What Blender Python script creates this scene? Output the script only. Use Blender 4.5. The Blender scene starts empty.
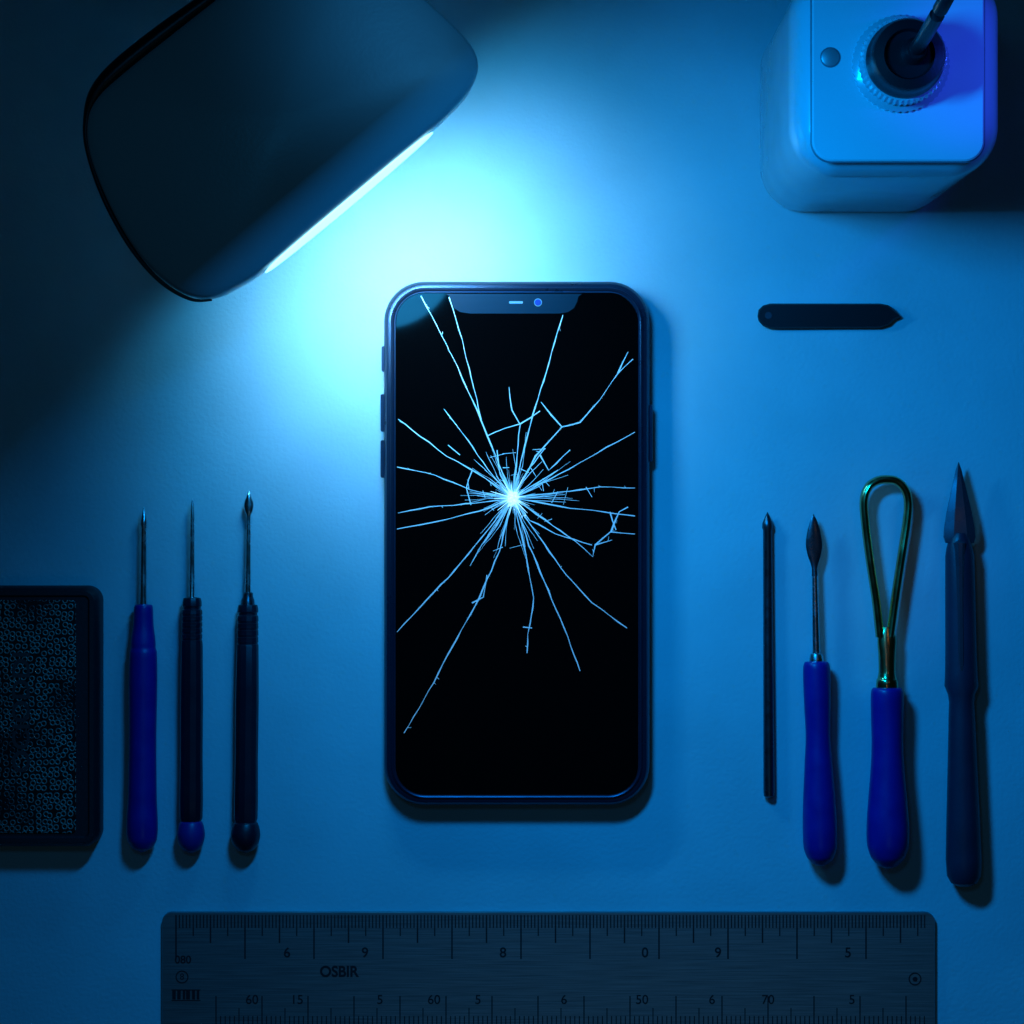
import bpy, math, random
from mathutils import Vector, noise, Matrix
random.seed(7)
S=0.0003; H=2500.0
scene=bpy.context.scene
col=scene.collection
scene.view_settings.view_transform='Standard'
scene.view_settings.look='None'
scene.view_settings.exposure=0

def W(px,py,h=0.0):
    f=(H-h)/H
    return Vector(((px-512)*f*S,(512-py)*f*S,h*S))

# ---------------------------------------------------------------- materials
def mat(name,color,rough=0.5,metal=0.0,bump=0.0,bscale=400,coat=0.0,emit=None,estr=0,var=0.0,vscale=60,rvar=0.0,spec=0.5):
    m=bpy.data.materials.new(name); m.use_nodes=True
    nt=m.node_tree; b=nt.nodes['Principled BSDF']
    b.inputs['Base Color'].default_value=(*color,1)
    b.inputs['Roughness'].default_value=rough
    b.inputs['Metallic'].default_value=metal
    b.inputs['Coat Weight'].default_value=coat
    b.inputs['Specular IOR Level'].default_value=spec
    tc=nt.nodes.new('ShaderNodeTexCoord')
    if emit:
        b.inputs['Emission Color'].default_value=(*emit,1)
        b.inputs['Emission Strength'].default_value=estr
    if var>0 or rvar>0:
        n=nt.nodes.new('ShaderNodeTexNoise'); n.inputs['Scale'].default_value=vscale; n.inputs['Detail'].default_value=6
        nt.links.new(tc.outputs['Object'],n.inputs['Vector'])
        if var>0:
            r=nt.nodes.new('ShaderNodeValToRGB')
            r.color_ramp.elements[0].position=0.3; r.color_ramp.elements[1].position=0.7
            r.color_ramp.elements[0].color=(*[c*(1-var) for c in color],1)
            r.color_ramp.elements[1].color=(*[min(1,c*(1+var)) for c in color],1)
            nt.links.new(n.outputs['Fac'],r.inputs['Fac']); nt.links.new(r.outputs['Color'],b.inputs['Base Color'])
        if rvar>0:
            mr=nt.nodes.new('ShaderNodeMapRange')
            mr.inputs['From Min'].default_value=0.3; mr.inputs['From Max'].default_value=0.7
            mr.inputs['To Min'].default_value=max(0.02,rough-rvar); mr.inputs['To Max'].default_value=rough+rvar
            nt.links.new(n.outputs['Fac'],mr.inputs['Value']); nt.links.new(mr.outputs['Result'],b.inputs['Roughness'])
    if bump>0:
        n2=nt.nodes.new('ShaderNodeTexNoise'); n2.inputs['Scale'].default_value=bscale; n2.inputs['Detail'].default_value=5
        nt.links.new(tc.outputs['Object'],n2.inputs['Vector'])
        bp=nt.nodes.new('ShaderNodeBump'); bp.inputs['Strength'].default_value=bump; bp.inputs['Distance'].default_value=0.0003
        nt.links.new(n2.outputs['Fac'],bp.inputs['Height']); nt.links.new(bp.outputs['Normal'],b.inputs['Normal'])
    return m

M_table=mat('paper_table',(0.58,0.64,0.68),0.75,bump=0.5,bscale=850,var=0.08,vscale=24,spec=0.2)
M_frame=mat('phone_frame',(0.025,0.036,0.07),0.3,0.6,rvar=0.05,vscale=80)
M_bezel=mat('phone_bezel',(0.004,0.005,0.008),0.25)
M_glass=mat('black_glass',(0.0012,0.0012,0.0015),0.03,spec=1.0)
M_notch=mat('notch_black',(0.006,0.009,0.018),0.3,spec=0.3)
M_speaker=mat('speaker_mesh',(0.3,0.35,0.4),0.4,0.2)
M_lens=mat('lens_blue',(0.05,0.07,0.35),0.1,coat=1)
M_crack=mat('fractured_glass',(0.72,0.78,0.80),0.3,emit=(0.32,0.68,0.9),estr=0.2)  # slight emission put in to brighten the crack lines
M_shard=mat('shattered_core',(0.9,1,1),0.3,emit=(0.5,0.88,1.0),estr=1.0)  # white glow at the impact is emission, not reflected lamp light
M_shade=mat('lamp_plastic',(0.46,0.53,0.56),0.36,bump=0.15,bscale=900,rvar=0.06,vscale=30)
M_blackp=mat('black_plastic',(0.006,0.007,0.01),0.35,bump=0.1,bscale=1500)
M_tube=mat('light_diffuser',(0.9,1,1),0.4,emit=(0.30,0.80,1.0),estr=2.2)
M_white=mat('white_plastic',(0.58,0.61,0.66),0.22,bump=0.04,bscale=900,coat=0.4,rvar=0.05,vscale=40)
M_seam=mat('seam_grey',(0.12,0.14,0.17),0.5)
M_screw=mat('steel_screw',(0.35,0.37,0.4),0.4,0.6)
M_ring=mat('ribbed_ring',(0.45,0.5,0.55),0.2,0.1,coat=0.6)
M_steel=mat('steel',(0.66,0.67,0.69),0.25,1.0,rvar=0.08,vscale=300)
M_dsteel=mat('dark_steel',(0.10,0.11,0.13),0.3,0.9,rvar=0.08,vscale=300)
M_blue=mat('blue_handle',(0.02,0.012,0.27),0.38,bump=0.12,bscale=900,var=0.12,vscale=120,rvar=0.08)
M_black=mat('black_handle',(0.008,0.01,0.022),0.36,bump=0.1,bscale=1200,rvar=0.08,vscale=150)
M_ballblue=mat('blue_ball',(0.025,0.02,0.22),0.4)
M_brass=mat('brass',(0.90,0.54,0.22),0.2,1.0,rvar=0.06,vscale=200)
M_navy=mat('navy_plastic',(0.022,0.026,0.052),0.4,bump=0.15,bscale=900,var=0.15,vscale=90)
M_navyd=mat('navy_blade',(0.055,0.062,0.085),0.3,0.4,rvar=0.06,vscale=150)
M_mark=mat('etched_black',(0.006,0.008,0.010),0.6)
M_case=mat('case_rubber',(0.010,0.011,0.016),0.5,bump=0.2,bscale=800)
M_faint=mat('faint_print',(0.07,0.06,0.06),0.4,0.3)

# brushed ruler steel
M_ruler=mat('brushed_steel',(0.10,0.12,0.135),0.36,0.75)
nt=M_ruler.node_tree; b=nt.nodes['Principled BSDF']
tc=nt.nodes['Texture Coordinate']; mp=nt.nodes.new('ShaderNodeMapping'); mp.inputs['Scale'].default_value=(20,900,20)
n=nt.nodes.new('ShaderNodeTexNoise'); n.inputs['Scale'].default_value=3; n.inputs['Detail'].default_value=6
nt.links.new(tc.outputs['Object'],mp.inputs['Vector']); nt.links.new(mp.outputs['Vector'],n.inputs['Vector'])
r=nt.nodes.new('ShaderNodeValToRGB'); r.color_ramp.elements[0].position=0.3; r.color_ramp.elements[1].position=0.72
r.color_ramp.elements[0].color=(0.19,0.205,0.215,1); r.color_ramp.elements[1].color=(0.33,0.35,0.36,1)
nt.links.new(n.outputs['Fac'],r.inputs['Fac']); nt.links.new(r.outputs['Color'],b.inputs['Base Color'])
bp=nt.nodes.new('ShaderNodeBump'); bp.inputs['Strength'].default_value=0.25; bp.inputs['Distance'].default_value=0.0002
nt.links.new(n.outputs['Fac'],bp.inputs['Height']); nt.links.new(bp.outputs['Normal'],b.inputs['Normal'])

# case grille: rings on black
M_grille=mat('ring_grille',(0.02,0.02,0.025),0.4,0.3)
nt=M_grille.node_tree; b=nt.nodes['Principled BSDF']; tc=nt.nodes['Texture Coordinate']
v=nt.nodes.new('ShaderNodeTexVoronoi'); v.inputs['Scale'].default_value=520; v.inputs['Randomness'].default_value=0.5
v.voronoi_dimensions='2D'
nt.links.new(tc.outputs['Object'],v.inputs['Vector'])
r=nt.nodes.new('ShaderNodeValToRGB'); cr=r.color_ramp
cr.elements[0].position=0.0; cr.elements[0].color=(0.003,0.003,0.004,1)
cr.elements[1].position=0.26; cr.elements[1].color=(0.004,0.004,0.006,1)
e=cr.elements.new(0.33); e.color=(0.50,0.36,0.30,1)
e=cr.elements.new(0.41); e.color=(0.36,0.26,0.22,1)
e=cr.elements.new(0.48); e.color=(0.006,0.006,0.008,1)
n=nt.nodes.new('ShaderNodeTexNoise'); n.inputs['Scale'].default_value=70; n.inputs['Detail'].default_value=4
nt.links.new(tc.outputs['Object'],n.inputs['Vector'])
mx=nt.nodes.new('ShaderNodeMix'); mx.data_type='RGBA'; mx.inputs[6].default_value=(0.010,0.010,0.013,1)
r2=nt.nodes.new('ShaderNodeValToRGB'); r2.color_ramp.elements[0].position=0.36; r2.color_ramp.elements[1].position=0.55
nt.links.new(v.outputs['Distance'],r.inputs['Fac']); nt.links.new(n.outputs['Fac'],r2.inputs['Fac'])
nt.links.new(r2.outputs['Color'],mx.inputs[0]); nt.links.new(r.outputs['Color'],mx.inputs[7])
nt.links.new(mx.outputs[2],b.inputs['Base Color'])
bp=nt.nodes.new('ShaderNodeBump'); bp.inputs['Strength'].default_value=0.6; bp.inputs['Distance'].default_value=0.0004
nt.links.new(r.outputs['Color'],bp.inputs['Height']); nt.links.new(bp.outputs['Normal'],b.inputs['Normal'])

# ---------------------------------------------------------------- helpers
def thing(name,loc,label,cat,group=None):
    e=bpy.data.objects.new(name,None); e.location=loc; e.empty_display_size=0.01
    e['label']=label; e['category']=cat
    if group: e['group']=group
    col.objects.link(e); return e

def mk(name,verts,faces,m,parent=None,smooth=35,label=None):
    o0=parent_world(parent)
    me=bpy.data.meshes.new(name)
    me.from_pydata([tuple(Vector(v)-o0) for v in verts],[],faces)
    me.update()
    import bmesh
    bm=bmesh.new(); bm.from_mesh(me); bmesh.ops.recalc_face_normals(bm,faces=bm.faces); bm.to_mesh(me); bm.free()
    if smooth:
        me.shade_smooth(); me.set_sharp_from_angle(angle=math.radians(smooth))
    me.materials.append(m)
    o=bpy.data.objects.new(name,me)
    if parent: o.parent=parent
    if label: o['label']=label
    col.objects.link(o); return o
def parent_world(p):
    v=Vector((0,0,0))
    while p is not None:
        v+=p.location; p=p.parent
    return v

def loft(loops,cap0=True,cap1=True,closed=True):
    vs=[];fs=[];n=len(loops[0])
    for L in loops: vs+=L
    for i in range(len(loops)-1):
        for j in range(n if closed else n-1):
            a=i*n+j;b_=i*n+(j+1)%n
            fs.append((a,b_,b_+n,a+n))
    if cap0: fs.append(tuple(reversed(range(n))))
    if cap1: fs.append(tuple(range((len(loops)-1)*n,len(loops)*n)))
    return vs,fs

def rrect(x0,y0,x1,y1,r,seg=10):
    pts=[]
    for cx,cy,a0 in ((x1-r,y1-r,0),(x0+r,y1-r,90),(x0+r,y0+r,180),(x1-r,y0+r,270)):
        for i in range(seg+1):
            a=math.radians(a0+90*i/seg); pts.append((cx+r*math.cos(a),cy+r*math.sin(a)))
    return pts

def slab(x0,y0,x1,y1,r,layers,hr):
    f=(H-hr)/H; loops=[]
    for ins,h in layers:
        pts=rrect(x0+ins,y0+ins,x1-ins,y1-ins,max(r-ins,1))
        loops.append([Vector(((px-512)*f*S,(512-py)*f*S,h*S)) for px,py in pts])
    return loft(loops)

def lathe(prof,cx,zc,n=28,rot=0):
    loops=[]
    for p in prof:
        y,rx=p[0],p[1]; rz=p[2] if len(p)>2 else rx
        c=W(cx(y),y,zc)
        loops.append([c+Vector((rx*S*math.cos(2*math.pi*k/n+rot),0,rz*S*math.sin(2*math.pi*k/n+rot))) for k in range(n)])
    return loft(loops)

def sm(prof,sub=5):
    out=[]
    n=len(prof); P=[(p[0],p[1],p[2] if len(p)>2 else p[1]) for p in prof]
    for i in range(n-1):
        p0=P[max(i-1,0)];p1=P[i];p2=P[i+1];p3=P[min(i+2,n-1)]
        for k in range(sub):
            t=k/sub
            c=[]
            for a in range(3):
                c.append(0.5*((2*p1[a])+(-p0[a]+p2[a])*t+(2*p0[a]-5*p1[a]+4*p2[a]-p3[a])*t*t+(-p0[a]+3*p1[a]-3*p2[a]+p3[a])*t**3))
            c[0]=p1[0]+(p2[0]-p1[0])*t
            c[1]=max(c[1],0.15);c[2]=max(c[2],0.15)
            out.append(tuple(c))
    out.append(P[-1]); return out

def tube(path,radii,n=14,closed=False,flat=1.0):
    loops=[];N=len(path)
    for i,p in enumerate(path):
        if closed: t=path[(i+1)%N]-path[i-1]
        else: t=path[min(i+1,N-1)]-path[max(i-1,0)]
        t.normalize()
        up=Vector((0,0,1)) if abs(t.z)<0.95 else Vector((1,0,0))
        s=t.cross(up).normalized(); u=s.cross(t).normalized()
        r=(radii[i] if isinstance(radii,list) else radii)*S
        loops.append([p+s*r*math.cos(2*math.pi*k/n)+u*r*flat*math.sin(2*math.pi*k/n) for k in range(n)])
    if closed:
        loops.append(loops[0]); return loft(loops,False,False)
    return loft(loops)

def cr2(pts,sub=8,closed=False):
    out=[];n=len(pts)
    rng=range(n if closed else n-1)
    for i in rng:
        g=(lambda k:pts[k%n]) if closed else (lambda k:pts[min(max(k,0),n-1)])
        p0,p1,p2,p3=g(i-1),g(i),g(i+1),g(i+2)
        for k in range(sub):
            t=k/sub
            out.append(tuple(0.5*((2*p1[a])+(-p0[a]+p2[a])*t+(2*p0[a]-5*p1[a]+4*p2[a]-p3[a])*t*t+(-p0[a]+3*p1[a]-3*p2[a]+p3[a])*t**3) for a in range(len(p1))))
    if not closed: out.append(pts[-1])
    return out

def disc(name,cx,cy,r,h0,h1,hr,m,parent,n=32,r1=None,bev=1.0):
    f=(H-hr)/H; r1=r if r1 is None else r1
    lp=[]
    for rr,h in ((r,h0),(r1,h1-bev),(r1-bev,h1)):
        lp.append([Vector((((cx-512)+rr*math.cos(2*math.pi*k/n))*f*S,((512-cy)+rr*math.sin(2*math.pi*k/n))*f*S,h*S)) for k in range(n)])
    v,f_=loft(lp); return mk(name,v,f_,m,parent)

def text(s,px,py,size,parent,name='numeral',h=6.3,m=None,wx=1.0,bold=0.0,rz=0.0):
    m=m or M_mark
    cu=bpy.data.curves.new(name,'FONT'); cu.body=s; cu.size=size*S; cu.align_x='CENTER'; cu.align_y='CENTER'; cu.offset=bold*S
    to=bpy.data.objects.new('tmp',cu); col.objects.link(to)
    dg=bpy.context.evaluated_depsgraph_get(); me=bpy.data.meshes.new_from_object(to.evaluated_get(dg))
    bpy.data.objects.remove(to)
    me.materials.clear(); me.materials.append(m)
    o=bpy.data.objects.new(name,me); o.parent=parent; o.location=W(px,py,h)-parent_world(parent); o.scale=(wx,1,1); o.rotation_euler=(0,0,rz)
    col.objects.link(o); return o

# ---------------------------------------------------------------- table
v=[Vector((x*S,y*S,0)) for x,y in ((-2600,-2600),(2600,-2600),(2600,2600),(-2600,2600))]
t=mk('table_surface',v,[(0,1,2,3)],M_table,None,0)
t['kind']='structure'; t['label']='pale matte table surface with fine paper grain'

# ---------------------------------------------------------------- phone
ph=thing('smartphone',W(516,543,0),'black smartphone with shattered screen lying on the table','phone')
v,f=slab(384,281.5,649.5,805,40,[(7,0),(2,3),(0,8),(0,19),(1.2,23),(3.2,26),(6,27)],20)
mk('phone_frame',v,f,M_frame,ph)
v,f=slab(390.5,287.5,643,799,35,[(0,26.8),(0.5,28.2),(2,28.8),(3.5,28.2),(4,27.5)],27)
mk('bezel',v,f,M_frame,ph)
v,f=slab(395.5,292.5,638,794,29,[(0,27.2),(0,28.6),(0.8,29.0)],28)
scr=mk('screen',v,f,M_glass,ph,0)
def notch_poly():
    return [(446,293.8),(450,296.5),(451.5,302),(454,308),(460,312),(470,313.5),(560,313.5),(568,312),(574,308),(577,302),(578.5,296.5),(582,293.8)]
lp=[[W(x,y,h) for x,y in notch_poly()] for h in (28.9,29.4)]
v,f=loft(lp); nt_=mk('notch',v,f,M_notch,scr,0)
v,f=slab(509,301.2,523,303.8,1.3,[(0,29.3),(0.2,29.9)],29); mk('speaker_grille',v,f,M_speaker,scr)
disc('camera_lens',538,302.5,4.0,29.3,29.8,29,M_screw,scr,bev=0.3)
disc('camera_lens',538,302.5,3.2,29.7,30.3,29,M_lens,scr,bev=0.5)
def button(x0,y0,x1,y1):
    v,f=slab(x0,y0,x1,y1,2,[(0.5,9),(0,11),(0,17),(0.5,19)],15); mk('side_button',v,f,M_frame,ph)
button(381.5,346,388,372); button(380.5,394,388,432); button(380.5,440,388,478); button(646,405,652.5,462)

# cracks
cv=[];cf=[]
HC=29.25
def ribbon(pts,w0,w1,jit=0.45,h=HC,V=None,F=None,step=9):
    V=cv if V is None else V; F=cf if F is None else F
    P=[]
    for i in range(len(pts)-1):
        a,b_=pts[i],pts[i+1]; L=math.dist(a,b_); k=max(1,int(L/step))
        for q in range(k):
            t_=q/k; j=0 if (q==0 and i==0) else jit
            P.append((a[0]+(b_[0]-a[0])*t_+random.uniform(-j,j),a[1]+(b_[1]-a[1])*t_+random.uniform(-j,j)))
    P.append(pts[-1]); n=len(P); base=len(V)
    for i,p in enumerate(P):
        a=P[max(i-1,0)];c=P[min(i+1,n-1)]
        dx,dy=c[0]-a[0],c[1]-a[1];L=math.hypot(dx,dy) or 1
        w=(w0+(w1-w0)*i/(n-1))*random.uniform(0.45,1.35)/2
        hh=h+random.uniform(0,0.15)
        V.append(W(p[0]-dy/L*w,p[1]+dx/L*w,hh));V.append(W(p[0]+dy/L*w,p[1]-dx/L*w,hh))
    for i in range(n-1):
        q=base+2*i; F.append((q,q+1,q+3,q+2))
C=(513,498)
long=[
 [C,(496,456),(480,418),(458,368),(437,326),(421,296)],
 [(481,420),(474,388),(462,340),(449,297)],
 [C,(521,462),(530,425),(546,372),(563,315)],
 [C,(536,456),(562,427),(580,422),(600,400),(618,373),(633,359)],
 [(562,427),(551,414),(541,402)],[(618,373),(628,352)],
 [C,(560,474),(597,453),(635,432)],[C,(560,492),(600,487),(635,488)],
 [C,(570,508),(605,512),(635,516)],
 [C,(545,520),(575,541),(593,557),(595,545),(611,532),(635,534)],
 [(595,545),(612,540)],[(611,532),(619,512),(628,507)],
 [C,(538,535),(566,575),(592,603),(627,628)],
 [C,(529,545),(552,600),(568,637),(580,671)],
 [C,(524,545),(534,598),(528,634),(527,653)],
 [C,(499,552),(479,598),(448,655),(424,700),(404,733)],
 [C,(488,530),(455,570),(420,607),(397,632)],
 [C,(480,511),(440,521),(397,529)],[C,(465,504),(430,507),(398,513)],
 [C,(470,490),(435,475),(397,467)],[C,(478,473),(447,456),(420,436),(398,419)],
 [C,(488,470),(468,440),(444,409)],
 [C,(517,455),(520,425),(512,410),(509,387)],[(487,436),(505,428),(520,424),(531,418)],
 [(520,424),(540,411)],[(472,471),(466,488),(471,505)],[(540,455),(549,470),(570,450)],
 [C,(500,475),(497,450)],[C,(545,478),(558,470)],[(472,603),(483,597),(487,575)],
 [(523,627),(532,628)],[(448,445),(460,455)],[(586,487),(592,497)],[(610,512),(616,530)],
 [C,(530,520),(556,534),(592,545)],[C,(500,520),(482,545),(470,566)],[C,(528,470),(545,448)],
]
for l in long: ribbon(l,1.5,0.9)
for l in long[:24]:
    if l[0]==C and random.random()<0.8:
        a=l[1]; ribbon([C,((a[0]+C[0])/2+random.uniform(-3,3),(a[1]+C[1])/2+random.uniform(-3,3)),(a[0]+random.uniform(-6,6),a[1]+random.uniform(-6,6))],0.9,0.35)
for i in range(60):
    a=random.uniform(0,2*math.pi); L=random.choice([14,18,24,30,38,48,60])*random.uniform(0.8,1.2)
    m_=(C[0]+math.cos(a)*L*0.5,C[1]+math.sin(a)*L*0.5); a2=a+random.uniform(-0.12,0.12)
    ribbon([C,m_,(C[0]+math.cos(a2)*L,C[1]+math.sin(a2)*L)],0.85,0.3,0.4,step=6)
for R,cnt in ((12,8),(20,9),(31,8),(44,6),(54,3)):
    for k in range(cnt):
        a=random.uniform(0,2*math.pi); d=random.uniform(0.15,0.35)
        r0=R*random.uniform(0.85,1.15); r1=r0*random.uniform(0.85,1.15)
        ribbon([(C[0]+math.cos(a)*r0,C[1]+math.sin(a)*r0),(C[0]+math.cos(a+d)*r1,C[1]+math.sin(a+d)*r1)],0.8,0.5,0.2,step=12)
for i in range(36):
    l=random.choice(long[:22]); k=random.randrange(1,len(l)); p=l[k-1];q=l[k]; t_=random.random()
    x=p[0]+(q[0]-p[0])*t_; y=p[1]+(q[1]-p[1])*t_; a=random.uniform(0,6.28); L=random.uniform(1.5,5)
    ribbon([(x,y),(x+math.cos(a)*L,y+math.sin(a)*L)],0.8,0.35,0.2)
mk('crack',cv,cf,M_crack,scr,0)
sv=[];sf=[]
for i in range(70):
    a=random.uniform(0,6.28); R=abs(random.gauss(0,4.5)); x=C[0]+math.cos(a)*R;y=C[1]+math.sin(a)*R*1.15
    s_=random.uniform(0.8,2.4)*(1.1 if R<5 else 0.6); b0=len(sv)
    for q in range(3):
        aa=a+q*2.09+random.uniform(-.5,.5); sv.append(W(x+math.cos(aa)*s_,y+math.sin(aa)*s_,29.6+random.uniform(0,0.7)))
    sf.append((b0,b0+1,b0+2))
for i in range(20):
    a=i*6.283/20+random.uniform(-.15,.15); L=random.uniform(8,24)
    ribbon([C,(C[0]+math.cos(a)*L,C[1]+math.sin(a)*L)],1.4,0.25,0.2,29.7,sv,sf)
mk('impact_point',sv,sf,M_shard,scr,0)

# ---------------------------------------------------------------- desk lamp
HL=230.0
lamp=thing('desk_lamp',W(-420,-420,0),'blue-grey desk lamp with glowing light bar leaning over the table','lamp')
outl=[(262,272),(238,287),(214,298),(192,297),(168,284),(138,254),(112,212),(92,165),(86,132),(92,104),(118,76),(165,38),(215,0),(262,-40),(310,-70),(352,-66),(392,-32),(428,2),(455,27),(473,48),(478,68),(470,90),(454,109),(432,130),(390,165),(347,201),(305,236)]
outl=cr2(outl,6,True)
cxm=sum(p[0] for p in outl)/len(outl); cym=sum(p[1] for p in outl)/len(outl)
loops=[]
for s_,h in ((0.90,HL-42),(0.97,HL-34),(0.99,HL-20),(1.0,HL-4),(0.998,HL+2),(0.99,HL+6),(0.978,HL+8.5),(0.94,HL+11.5),(0.88,HL+14),(0.8,HL+17),(0.65,HL+21),(0.45,HL+24.5),(0.22,HL+27),(0.05,HL+28)):
    L=[]
    for x,y in outl:
        p=W(x,y,HL); c=W(cxm,cym,HL); q=c+(p-c)*s_; q.z=h*S; L.append(q)
    loops.append(L)
v,f=loft(loops); shade=mk('lamp_shade',v,f,M_shade,lamp,50)
tp=cr2([(216,-6,7),(165,32,9),(120,68,9),(97,92,7),(87,118,3.5),(88,150,2.6),(104,198,2.4),(130,246,2.2),(160,281,2.0),(190,299,1.6),(212,300,1.0)],8)
v,f=tube([W(p[0],p[1],HL+4) for p in tp],[p[2] for p in tp]); mk('edge_trim',v,f,M_blackp,lamp)
A=Vector((264,271));B=Vector((431,131))
tp=[];rad=[]
for i in range(31):
    t_=i/30; q=A.lerp(B,t_); tp.append(W(q.x+1.5,q.y+1.5,HL+2)); rad.append(0.8+3.0*(math.sin(math.pi*min(1,max(0,t_)))**0.45))
v,f=tube(tp,rad,12); mk('light_bar',v,f,M_tube,lamp)
arm=[W(170,-20,HL+40),W(90,-120,HL+160),W(-60,-260,HL+200),W(-250,-370,HL+120),W(-420,-430,60)]
arm=[Vector(p) for p in cr2([tuple(p) for p in arm],10)]
v,f=tube(arm,16); mk('lamp_arm',v,f,M_blackp,lamp)
v,f=slab(-620,-620,-220,-220,120,[(0,0),(0,40),(10,55)],0); mk('lamp_base',v,f,M_shade,lamp)

# ---------------------------------------------------------------- white device
st=thing('repair_device',Vector((339*S,391*S,0)),'white rounded plastic repair device with black ribbed knob','electronic device')
def wslab(x0,y0,x1,y1,r,layers,seg=14):
    loops=[]
    for ins,h in layers:
        loops.append([Vector((a*S,b_*S,h*S)) for a,b_ in rrect(x0+ins,y0+ins,x1-ins,y1-ins,max(r-ins,1.5),seg)])
    return loft(loops)
prof=[(6,0),(1,4),(0,10),(0,262)]
for k in range(1,9):
    a=math.pi/2*k/8; prof.append((22*(1-math.cos(a)),262+34*math.sin(a)))
v,f=wslab(247,299,434,484,44,prof); body=mk('device_body',v,f,M_white,st,50)
v,f=wslab(263,307.5,417,470,19,[(0,295),(0,296.6),(0.6,297)]); mk('panel_seam',v,f,M_seam,st)
v,f=wslab(264.2,308.7,415.8,468.8,18,[(0,296),(0,298.8),(1.5,300.0)]); panel=mk('top_panel',v,f,M_white,st,25)
def wdisc(name,cx,cy,layers,m,par,n=40,ribs=0,amp=0):
    loops=[]
    for r_,h in layers:
        loops.append([Vector(((cx+(r_+(amp if ribs and k%2 else 0))*math.cos(2*math.pi*k/n))*S,(cy+(r_+(amp if ribs and k%2 else 0))*math.sin(2*math.pi*k/n))*S,h*S)) for k in range(n)])
    v,f=loft(loops); return mk(name,v,f,m,par,40)
wdisc('screw',280,400,[(9,299),(9,300.4),(8.3,300.8)],M_seam,panel)
wdisc('screw_head',280,400,[(7.6,300),(7.6,301.2),(7,301.5)],M_screw,panel)
kx,ky=342,394
wdisc('knob_ring',kx,ky,[(42,299.5),(42,303),(39,305),(37,306),(37,318),(35,322),(34,322)],M_ring,panel,96,1,1.2)
wdisc('knob',kx,ky,[(34,321),(34,328),(32,331),(32,345),(30,349),(22,350),(20,346),(12,345)],M_blackp,panel,64)
wdisc('cable_collar',kx+4,ky+2,[(11,344),(11,356),(8,362)],M_blackp,panel,24)
cp=cr2([tuple(Vector(((kx+4)*S,(ky+2)*S,350*S))),tuple(Vector(((kx+6)*S,(ky+8)*S,400*S))),tuple(Vector(((kx+14)*S,(ky+30)*S,470*S))),tuple(Vector(((kx+34)*S,(ky+80)*S,500*S))),tuple(Vector(((kx+60)*S,(ky+200)*S,380*S))),tuple(Vector(((kx+70)*S,(ky+330)*S,60*S))),tuple(Vector(((kx+70)*S,(ky+420)*S,6*S)))],8)
v,f=tube([Vector(p) for p in cp],6.5); mk('cable',v,f,M_blackp,panel)

# ---------------------------------------------------------------- pry tool
pt=thing('pry_tool',W(828,315,0),'flat black plastic prying bar with a small hole on the table','pry tool')
ol=[(770,303.5),(880,303.5),(888,305),(894,309),(901,317),(894,320),(889,325),(880,328),(770,328.5),(763,326),(758.5,321),(757.5,316),(758.5,310),(763,305.5)]
c=(828,316)
loops=[]
for ins,h in ((1.5,0),(0,2),(0,6),(1.2,8)):
    L=[]
    for x,y in ol:
        dx,dy=x-c[0],y-c[1]
        L.append(W(x-math.copysign(min(ins,abs(dx)),dx),y-math.copysign(min(ins,abs(dy)),dy),h))
    loops.append(L)
v,f=loft(loops); pb=mk('pry_blade',v,f,M_blackp,pt,30)
disc('hole',768.5,315.5,3.6,7.5,8.5,8,M_navyd,pt,bev=0.3)

# ---------------------------------------------------------------- drivers
G='precision tools laid in a row'
cA=lambda y:144+(y-507)*(-2.0/343)
d=thing('screwdriver',W(143,680,0),'slim screwdriver with solid blue handle and pointed steel tip','screwdriver',G)
v,f=lathe([(507,0.2),(512,1.5),(520,3.2),(524,3.6),(528,2.8),(560,3.2),(598,3.6),(606,4)],cA,13); mk('steel_shaft',v,f,M_steel,d)
v,f=lathe(sm([(604,3),(605,8.5),(610,9.6),(625,10.2),(642,12.2),(648,12.4),(652,13.6),(680,14.2),(740,13.6),(800,14.4),(825,15.6),(840,14.6),(848,10),(852,2)]),cA,15.5); mk('handle',v,f,M_blue,d)
cB=lambda y:192.5+(y-498)*(-1.5/340)
d=thing('screwdriver',W(192,680,0),'slim screwdriver with black handle and blue ball end','screwdriver',G)
v,f=lathe([(498,0.3),(506,1.6),(520,2.2),(560,2.6),(596,3.0),(600,4)],cB,13); mk('steel_shaft',v,f,M_steel,d)
pr=[(597,3),(598,8.5),(602,9.6),(606,9.6),(607,8.6),(609,8.6),(610,10)]
y=612
while y<640: pr+=[(y,10.2),(y+2,10.4),(y+2.5,9.8),(y+4,9.8),(y+4.5,10.4)]; y+=6
pr+=[(645,10.8),(700,11.4),(760,11.2),(800,11.8),(818,11.4),(823,9)]
v,f=lathe(pr,cB,14,12); mk('handle',v,f,M_black,d,25)
v,f=lathe(sm([(819,7),(822,11),(829,13.2),(836,13.8),(844,12),(850,8),(853,1.5)]),cB,14); mk('ball_end',v,f,M_ballblue,d)
cC=lambda y:249+(y-490)*(-3.5/350)
d=thing('screwdriver',W(247,680,0),'slim black-handled pick with leaf-shaped steel tip','screwdriver',G)
v,f=lathe(sm([(490,0.3),(496,2.6),(504,5,3),(511,4.2,3),(516,2.2),(530,2.4),(570,2.8),(604,3.4)]),cC,13); mk('steel_shaft',v,f,M_steel,d)
v,f=lathe([(592,3.4),(593,5),(597,5.2),(600,6.4),(606,7),(607,6)],cC,13); mk('ferrule',v,f,M_dsteel,d)
pr=[(604,4),(605,9.5),(609,10.4),(612,10.4),(613,9.4),(615,9.4),(616,10.4)]
y=618
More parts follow.
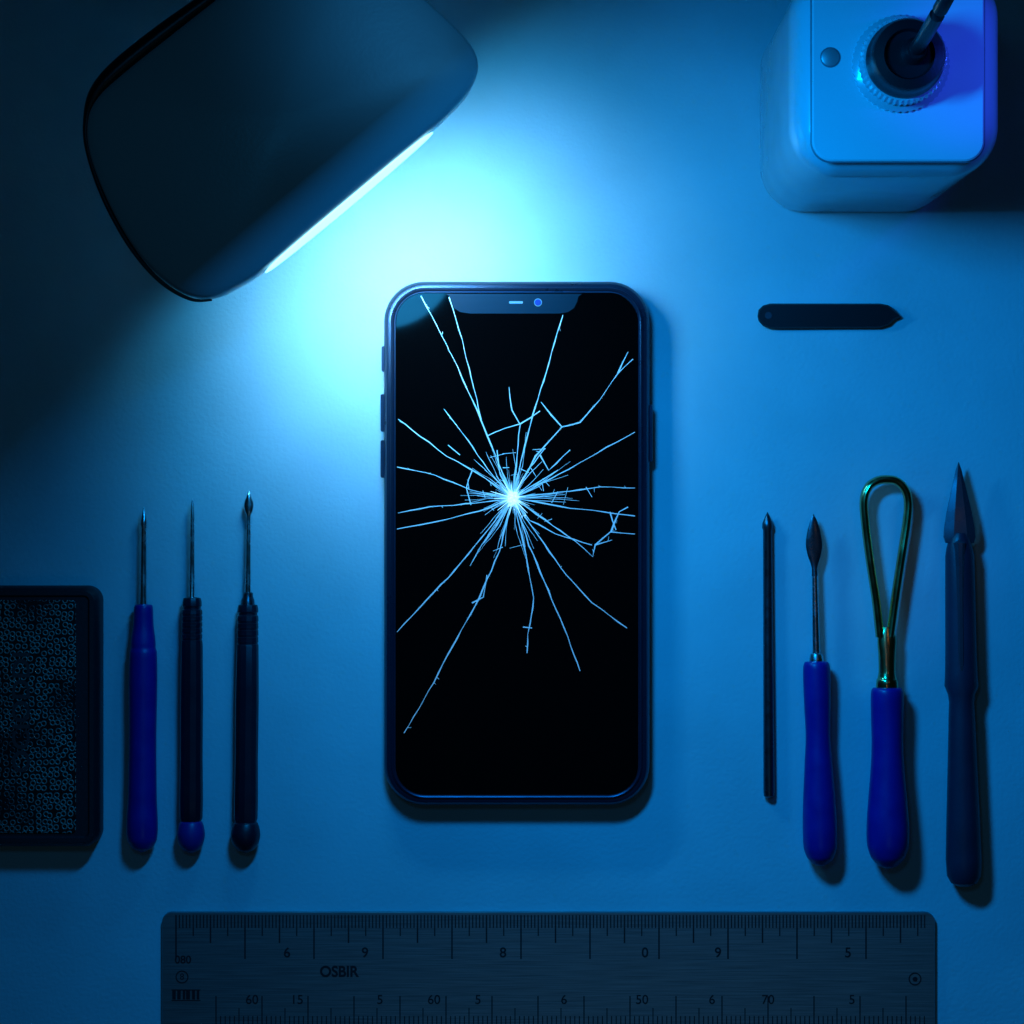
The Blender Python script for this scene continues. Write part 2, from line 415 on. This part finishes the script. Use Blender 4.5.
while y<640: pr+=[(y,10.6),(y+3,10.8),(y+3.5,10.2),(y+5,10.2),(y+5.5,10.8)]; y+=7
pr+=[(645,11),(700,11.8),(760,11.5),(800,12),(818,11.8),(824,10)]
v,f=lathe(pr,cC,14.5,12); mk('handle',v,f,M_black,d,25)
v,f=lathe(sm([(820,8),(823,12),(830,14.2),(837,14.6),(844,12.6),(850,8),(853,1.5)]),cC,14.6); mk('ball_end',v,f,M_black,d)

# ---------------------------------------------------------------- case
cs=thing('parts_case',W(30,716,0),'black rounded box with ring-patterned metal grille lid on the table','case')
v,f=slab(-90,586,100,846,15,[(3,0),(0,4),(0,26),(2,31),(5,34),(9,34),(11,32)],25); mk('case_body',v,f,M_case,cs)
v,f=slab(-70,600,76,833,4,[(0,31.5),(0,33.2),(0.8,33.6)],32); gp=mk('grille_plate',v,f,M_grille,cs,20)
text('OCIODDI',22,712,24,gp,'lettering',33.9,M_faint,1.15,0.5,math.radians(90))

# ---------------------------------------------------------------- right tools
r_=thing('metal_pick',W(768,655,0),'thin black metal rod with pointed tip','pick',G)
cR=lambda y:767.5+(y-513)*(1.5/284)
v,f=lathe([(512,0.2),(516,2.2),(523,5.2),(528,5.6),(530,4.6),(600,4.8),(700,5.2),(790,5.6),(796,5.2),(798,2)],cR,5.6); mk('rod',v,f,M_dsteel,r_)

sp=thing('spatula_tool',W(816,690,0),'small steel spatula with blue handle','spatula',G)
cS=lambda y:813.5+(y-515)*(7.0/350)
v,f=lathe(sm([(514,0.3,0.3),(520,3.2,1),(532,6.6,1.8),(545,8.2,2),(556,6.4,2),(566,3.2,2),(572,2.8,2.6),(576,3.0,3.0)]),cS,15); mk('blade',v,f,M_dsteel,sp)
v,f=lathe([(574,2.8),(600,3.2),(650,3.8),(653,4),(654,6),(658,7),(663,7.4),(664,6)],cS,15); mk('steel_shaft',v,f,M_steel,sp)
v,f=lathe(sm([(661,5),(662,11.5),(668,13.4),(685,13.6),(715,12.8),(735,12.2),(760,13.6),(800,16),(830,17),(848,16.4),(858,13),(864,7),(866,1.5)]),cS,17); mk('handle',v,f,M_blue,sp)

lp_=thing('loop_tool',W(887,690,0),'brass wire loop tool with blue handle','loop tool',G)
cL=lambda y:886+(y-477)*(2.0/390)
lpts=cr2([(880,637),(876,600),(870,560),(865,520),(864,500),(868.5,487),(877,481),(886,479.5),(896,481),(904,488),(908,500),(907,520),(901,560),(895,600),(890,637)],8)
v,f=tube([W(x,y,19) for x,y in lpts],4.4,12,flat=1.3); mk('wire_loop',v,f,M_brass,lp_)
v,f=lathe(sm([(627,4.5,4),(634,8.4,5),(642,9.4,6),(655,8.6,7),(672,8.4,8),(678,9.4,9.4),(680,10.6,10.6),(688,11,11),(690,9,9)],3),cL,19); mk('ferrule',v,f,M_brass,lp_)
v,f=lathe(sm([(687,6),(688,14),(693,16),(710,16.2),(740,15.6),(765,16.4),(800,19.2),(828,21),(846,20.4),(858,16.4),(866,9),(868.5,2)]),cL,21); mk('handle',v,f,M_blue,lp_)

kn=thing('craft_knife',W(960,680,0),'dark navy plastic craft knife with pointed blade','knife',G)
cK=lambda y:958.5+(y-463)*(5.5/420)
v,f=lathe([(462,0.3,0.5),(470,3,2),(490,8,3.5),(512,13.2,5),(528,16.2,6),(537,16.8,7),(543,15,7)],cK,16,8,math.pi/8); mk('blade',v,f,M_navyd,kn,20)
v,f=lathe([(533,7,8),(538,10.5,10),(548,13,11),(556,14.4,12),(600,15,12.5),(650,15.5,13),(672,16,13.5),(686,16.8,14),(694,13.6,13),(702,12.4,12.5),(715,13,13),(760,14.4,14),(820,16.6,15),(860,17.8,15.5),(876,16.8,14.5),(883,13,11),(886,7,6)],cK,16,16,math.pi/16); mk('handle',v,f,M_navy,kn,28)
v,f=lathe([(540,1,1),(543,6,4),(552,5,4.5),(600,3.5,4),(660,4,4),(680,2,3),(684,0.5,1)],cK,26,8,math.pi/8); mk('grip_ridge',v,f,M_navyd,kn,28)

# ---------------------------------------------------------------- ruler
ru=thing('steel_ruler',W(548,985,0),'wide brushed steel ruler with etched black graduations on the table','ruler')
v,f=slab(162,912,935,1068,10,[(0.8,0),(0,1),(0,5),(0.8,6)],5); rb=mk('ruler_body',v,f,M_ruler,ru,20)
tv=[];tf=[]
def tick(x,y0,y1,w,h=6.25):
    b0=len(tv)
    for a,b_ in ((x-w/2,y0),(x+w/2,y0),(x+w/2,y1),(x-w/2,y1)): tv.append(W(a,b_,h))
    tf.append((b0,b0+1,b0+2,b0+3))
x=176.0;i=0
while x<925:
    L=44 if i%20==0 else (28 if i%10==0 else (21 if i%5==0 else 13))
    tick(x,915,915+L,1.5 if i%10==0 else 1.2); x+=3.45;i+=1
x=216.0;i=0
while x<925:
    L=34 if i%10==0 else (22 if i%5==0 else 14)
    tick(x,1030,1030-L,1.2 if i%10==0 else 1.0); x+=4.6;i+=1
mk('graduation_marks',tv,tf,M_mark,rb,0)
for s,x in (('6',287),('9',365),('8',503),('0',645),('9',718),('5',848)): text(s,x,953,14,rb,bold=0.2)
for s,x in (('60',252),('15',297),('5',380),('60',434),('5',478),('6',564),('50',642),('6',712),('70',768),('5',852)): text(s,x,1000,13,rb,bold=0.1)
text('OSBIR',339,972,15,rb,'lettering',bold=0.45,wx=0.95)
text('080',183,960,11,rb,'lettering',bold=0.2)
def ring(name,cx,cy,r,w,par):
    n=32;v=[];f=[]
    for k in range(n):
        a=2*math.pi*k/n
        v.append(W(cx+r*math.cos(a),cy+r*math.sin(a),6.3));v.append(W(cx+(r-w)*math.cos(a),cy+(r-w)*math.sin(a),6.3))
    for k in range(n):
        a=2*k;b_=2*((k+1)%n); f.append((a,a+1,b_+1,b_))
    mk(name,v,f,M_mark,par,0)
ring('ring_mark',182,977,6.5,1.2,rb); text('8',182,977,9,rb)
ring('ring_mark',915,979,6.5,1.3,rb); disc('hole',915,979,2.4,6.0,6.6,6,M_mark,rb,bev=0.2)
tv2=[];tf2=[]
tv,tf=tv2,tf2
for x,w in ((174,3.5),(179,3.5),(184,2.5),(188,4),(193.5,3),(198,2.5)): tick(x,990.5,999.5,w)
tick(186,989.5,990.5,29);tick(186,1000,1001,29)
mk('bar_mark',tv2,tf2,M_mark,rb,0)

# ---------------------------------------------------------------- lights
xstrip=(W(431,131,HL)-W(264,271,HL)).normalized()
def area(name,loc,target,sx,sy,p,color,spread=180,xdir=None,shape='RECTANGLE'):
    l=bpy.data.lights.new(name,'AREA'); l.shape=shape; l.size=sx*S; l.size_y=sy*S; l.energy=p; l.color=color; l.spread=math.radians(spread)
    o=bpy.data.objects.new(name,l); o.location=loc
    z=-(target-loc).normalized()
    xax=xstrip if xdir is None else Vector(xdir)
    y=z.cross(xax).normalized(); xax=y.cross(z).normalized()
    o.rotation_euler=Matrix((xax,y,z)).transposed().to_euler()
    col.objects.link(o); return o
nd=Vector((0.64,-0.77,0)).normalized()
def dirn(deg): return nd*math.cos(math.radians(deg))+Vector((0,0,-math.sin(math.radians(deg))))
mid=W(352,196,HL)
loc=mid+nd*9*S; loc.z=(HL-2)*S
area('lamp_bar_light',loc,loc+dirn(22),195,12,0.028,(0.0,0.36,1.0))
area('lamp_bar_glow',loc,loc+dirn(66),200,10,0.085,(0.05,0.52,1.0),120)
area('lamp_bar_core',loc,loc+dirn(70),190,8,0.016,(0.75,0.95,0.9),85)
kl=Vector((-58*S,346*S,700*S))
area('added_wash',kl,kl+dirn(6),190,110,0.88,(0.0,0.275,0.88))  # added unseen light above the lamp head, general blue over the table
area('screen_glare_disk',Vector((-250*S,500*S,2400*S)),Vector((-90*S,200*S,0)),288,288,0.10,(0.02,0.36,0.85),xdir=(1,0,0),shape='DISK')  # unseen disk added for the glare in the phone's upper-left screen corner
area('ruler_sheen_fill',Vector((250*S,-950*S,2400*S)),Vector((100*S,-300*S,0)),1000,600,0.04,(0.28,0.62,0.8),xdir=(1,0,0))  # added panel out of view, gives ruler and brass a greyer sheen
def spot(name,loc,tgt,e,color,deg,rad=20,blend=0.8):
    l=bpy.data.lights.new(name,'SPOT'); l.energy=e; l.color=color; l.spot_size=math.radians(deg); l.spot_blend=blend; l.shadow_soft_size=rad*S
    o=bpy.data.objects.new(name,l); o.location=Vector(loc)*S; col.objects.link(o)
    d=Vector(tgt)*S-o.location; o.rotation_euler=d.to_track_quat('-Z','Y').to_euler()
spot('added_blue_spot',(540,400,560),(410,392,300),0.26,(0.02,0.08,1.0),36)  # added spot, not a device part; blue tint right of the knob
spot('shade_fill_spot',(60,560,800),(-90,450,250),0.26,(0.03,0.4,1.0),28,60,1.0)  # added fill spot, lightens the upper right of the lamp shade
spot('brass_glint_fill',(560,120,900),(374,-50,19),0.014,(1.0,0.62,0.3),16,50,1.0)  # added warm spot for a highlight on the brass loop
spot('brass_glint_fill',(200,-160,900),(374,-60,19),0.014,(1.0,0.62,0.3),16,50,1.0)  # second added warm spot, from the loop's other side

w=bpy.data.worlds.new('World'); scene.world=w; w.use_nodes=True
bg=w.node_tree.nodes['Background']; bg.inputs['Color'].default_value=(0.03,0.24,0.42,1); bg.inputs['Strength'].default_value=0.014

# ---------------------------------------------------------------- camera
c=bpy.data.cameras.new('Camera'); c.sensor_width=36; c.lens=36*H/1024; c.clip_start=0.01; c.clip_end=20
co=bpy.data.objects.new('Camera',c); co.location=(0,0,H*S); col.objects.link(co); scene.camera=co
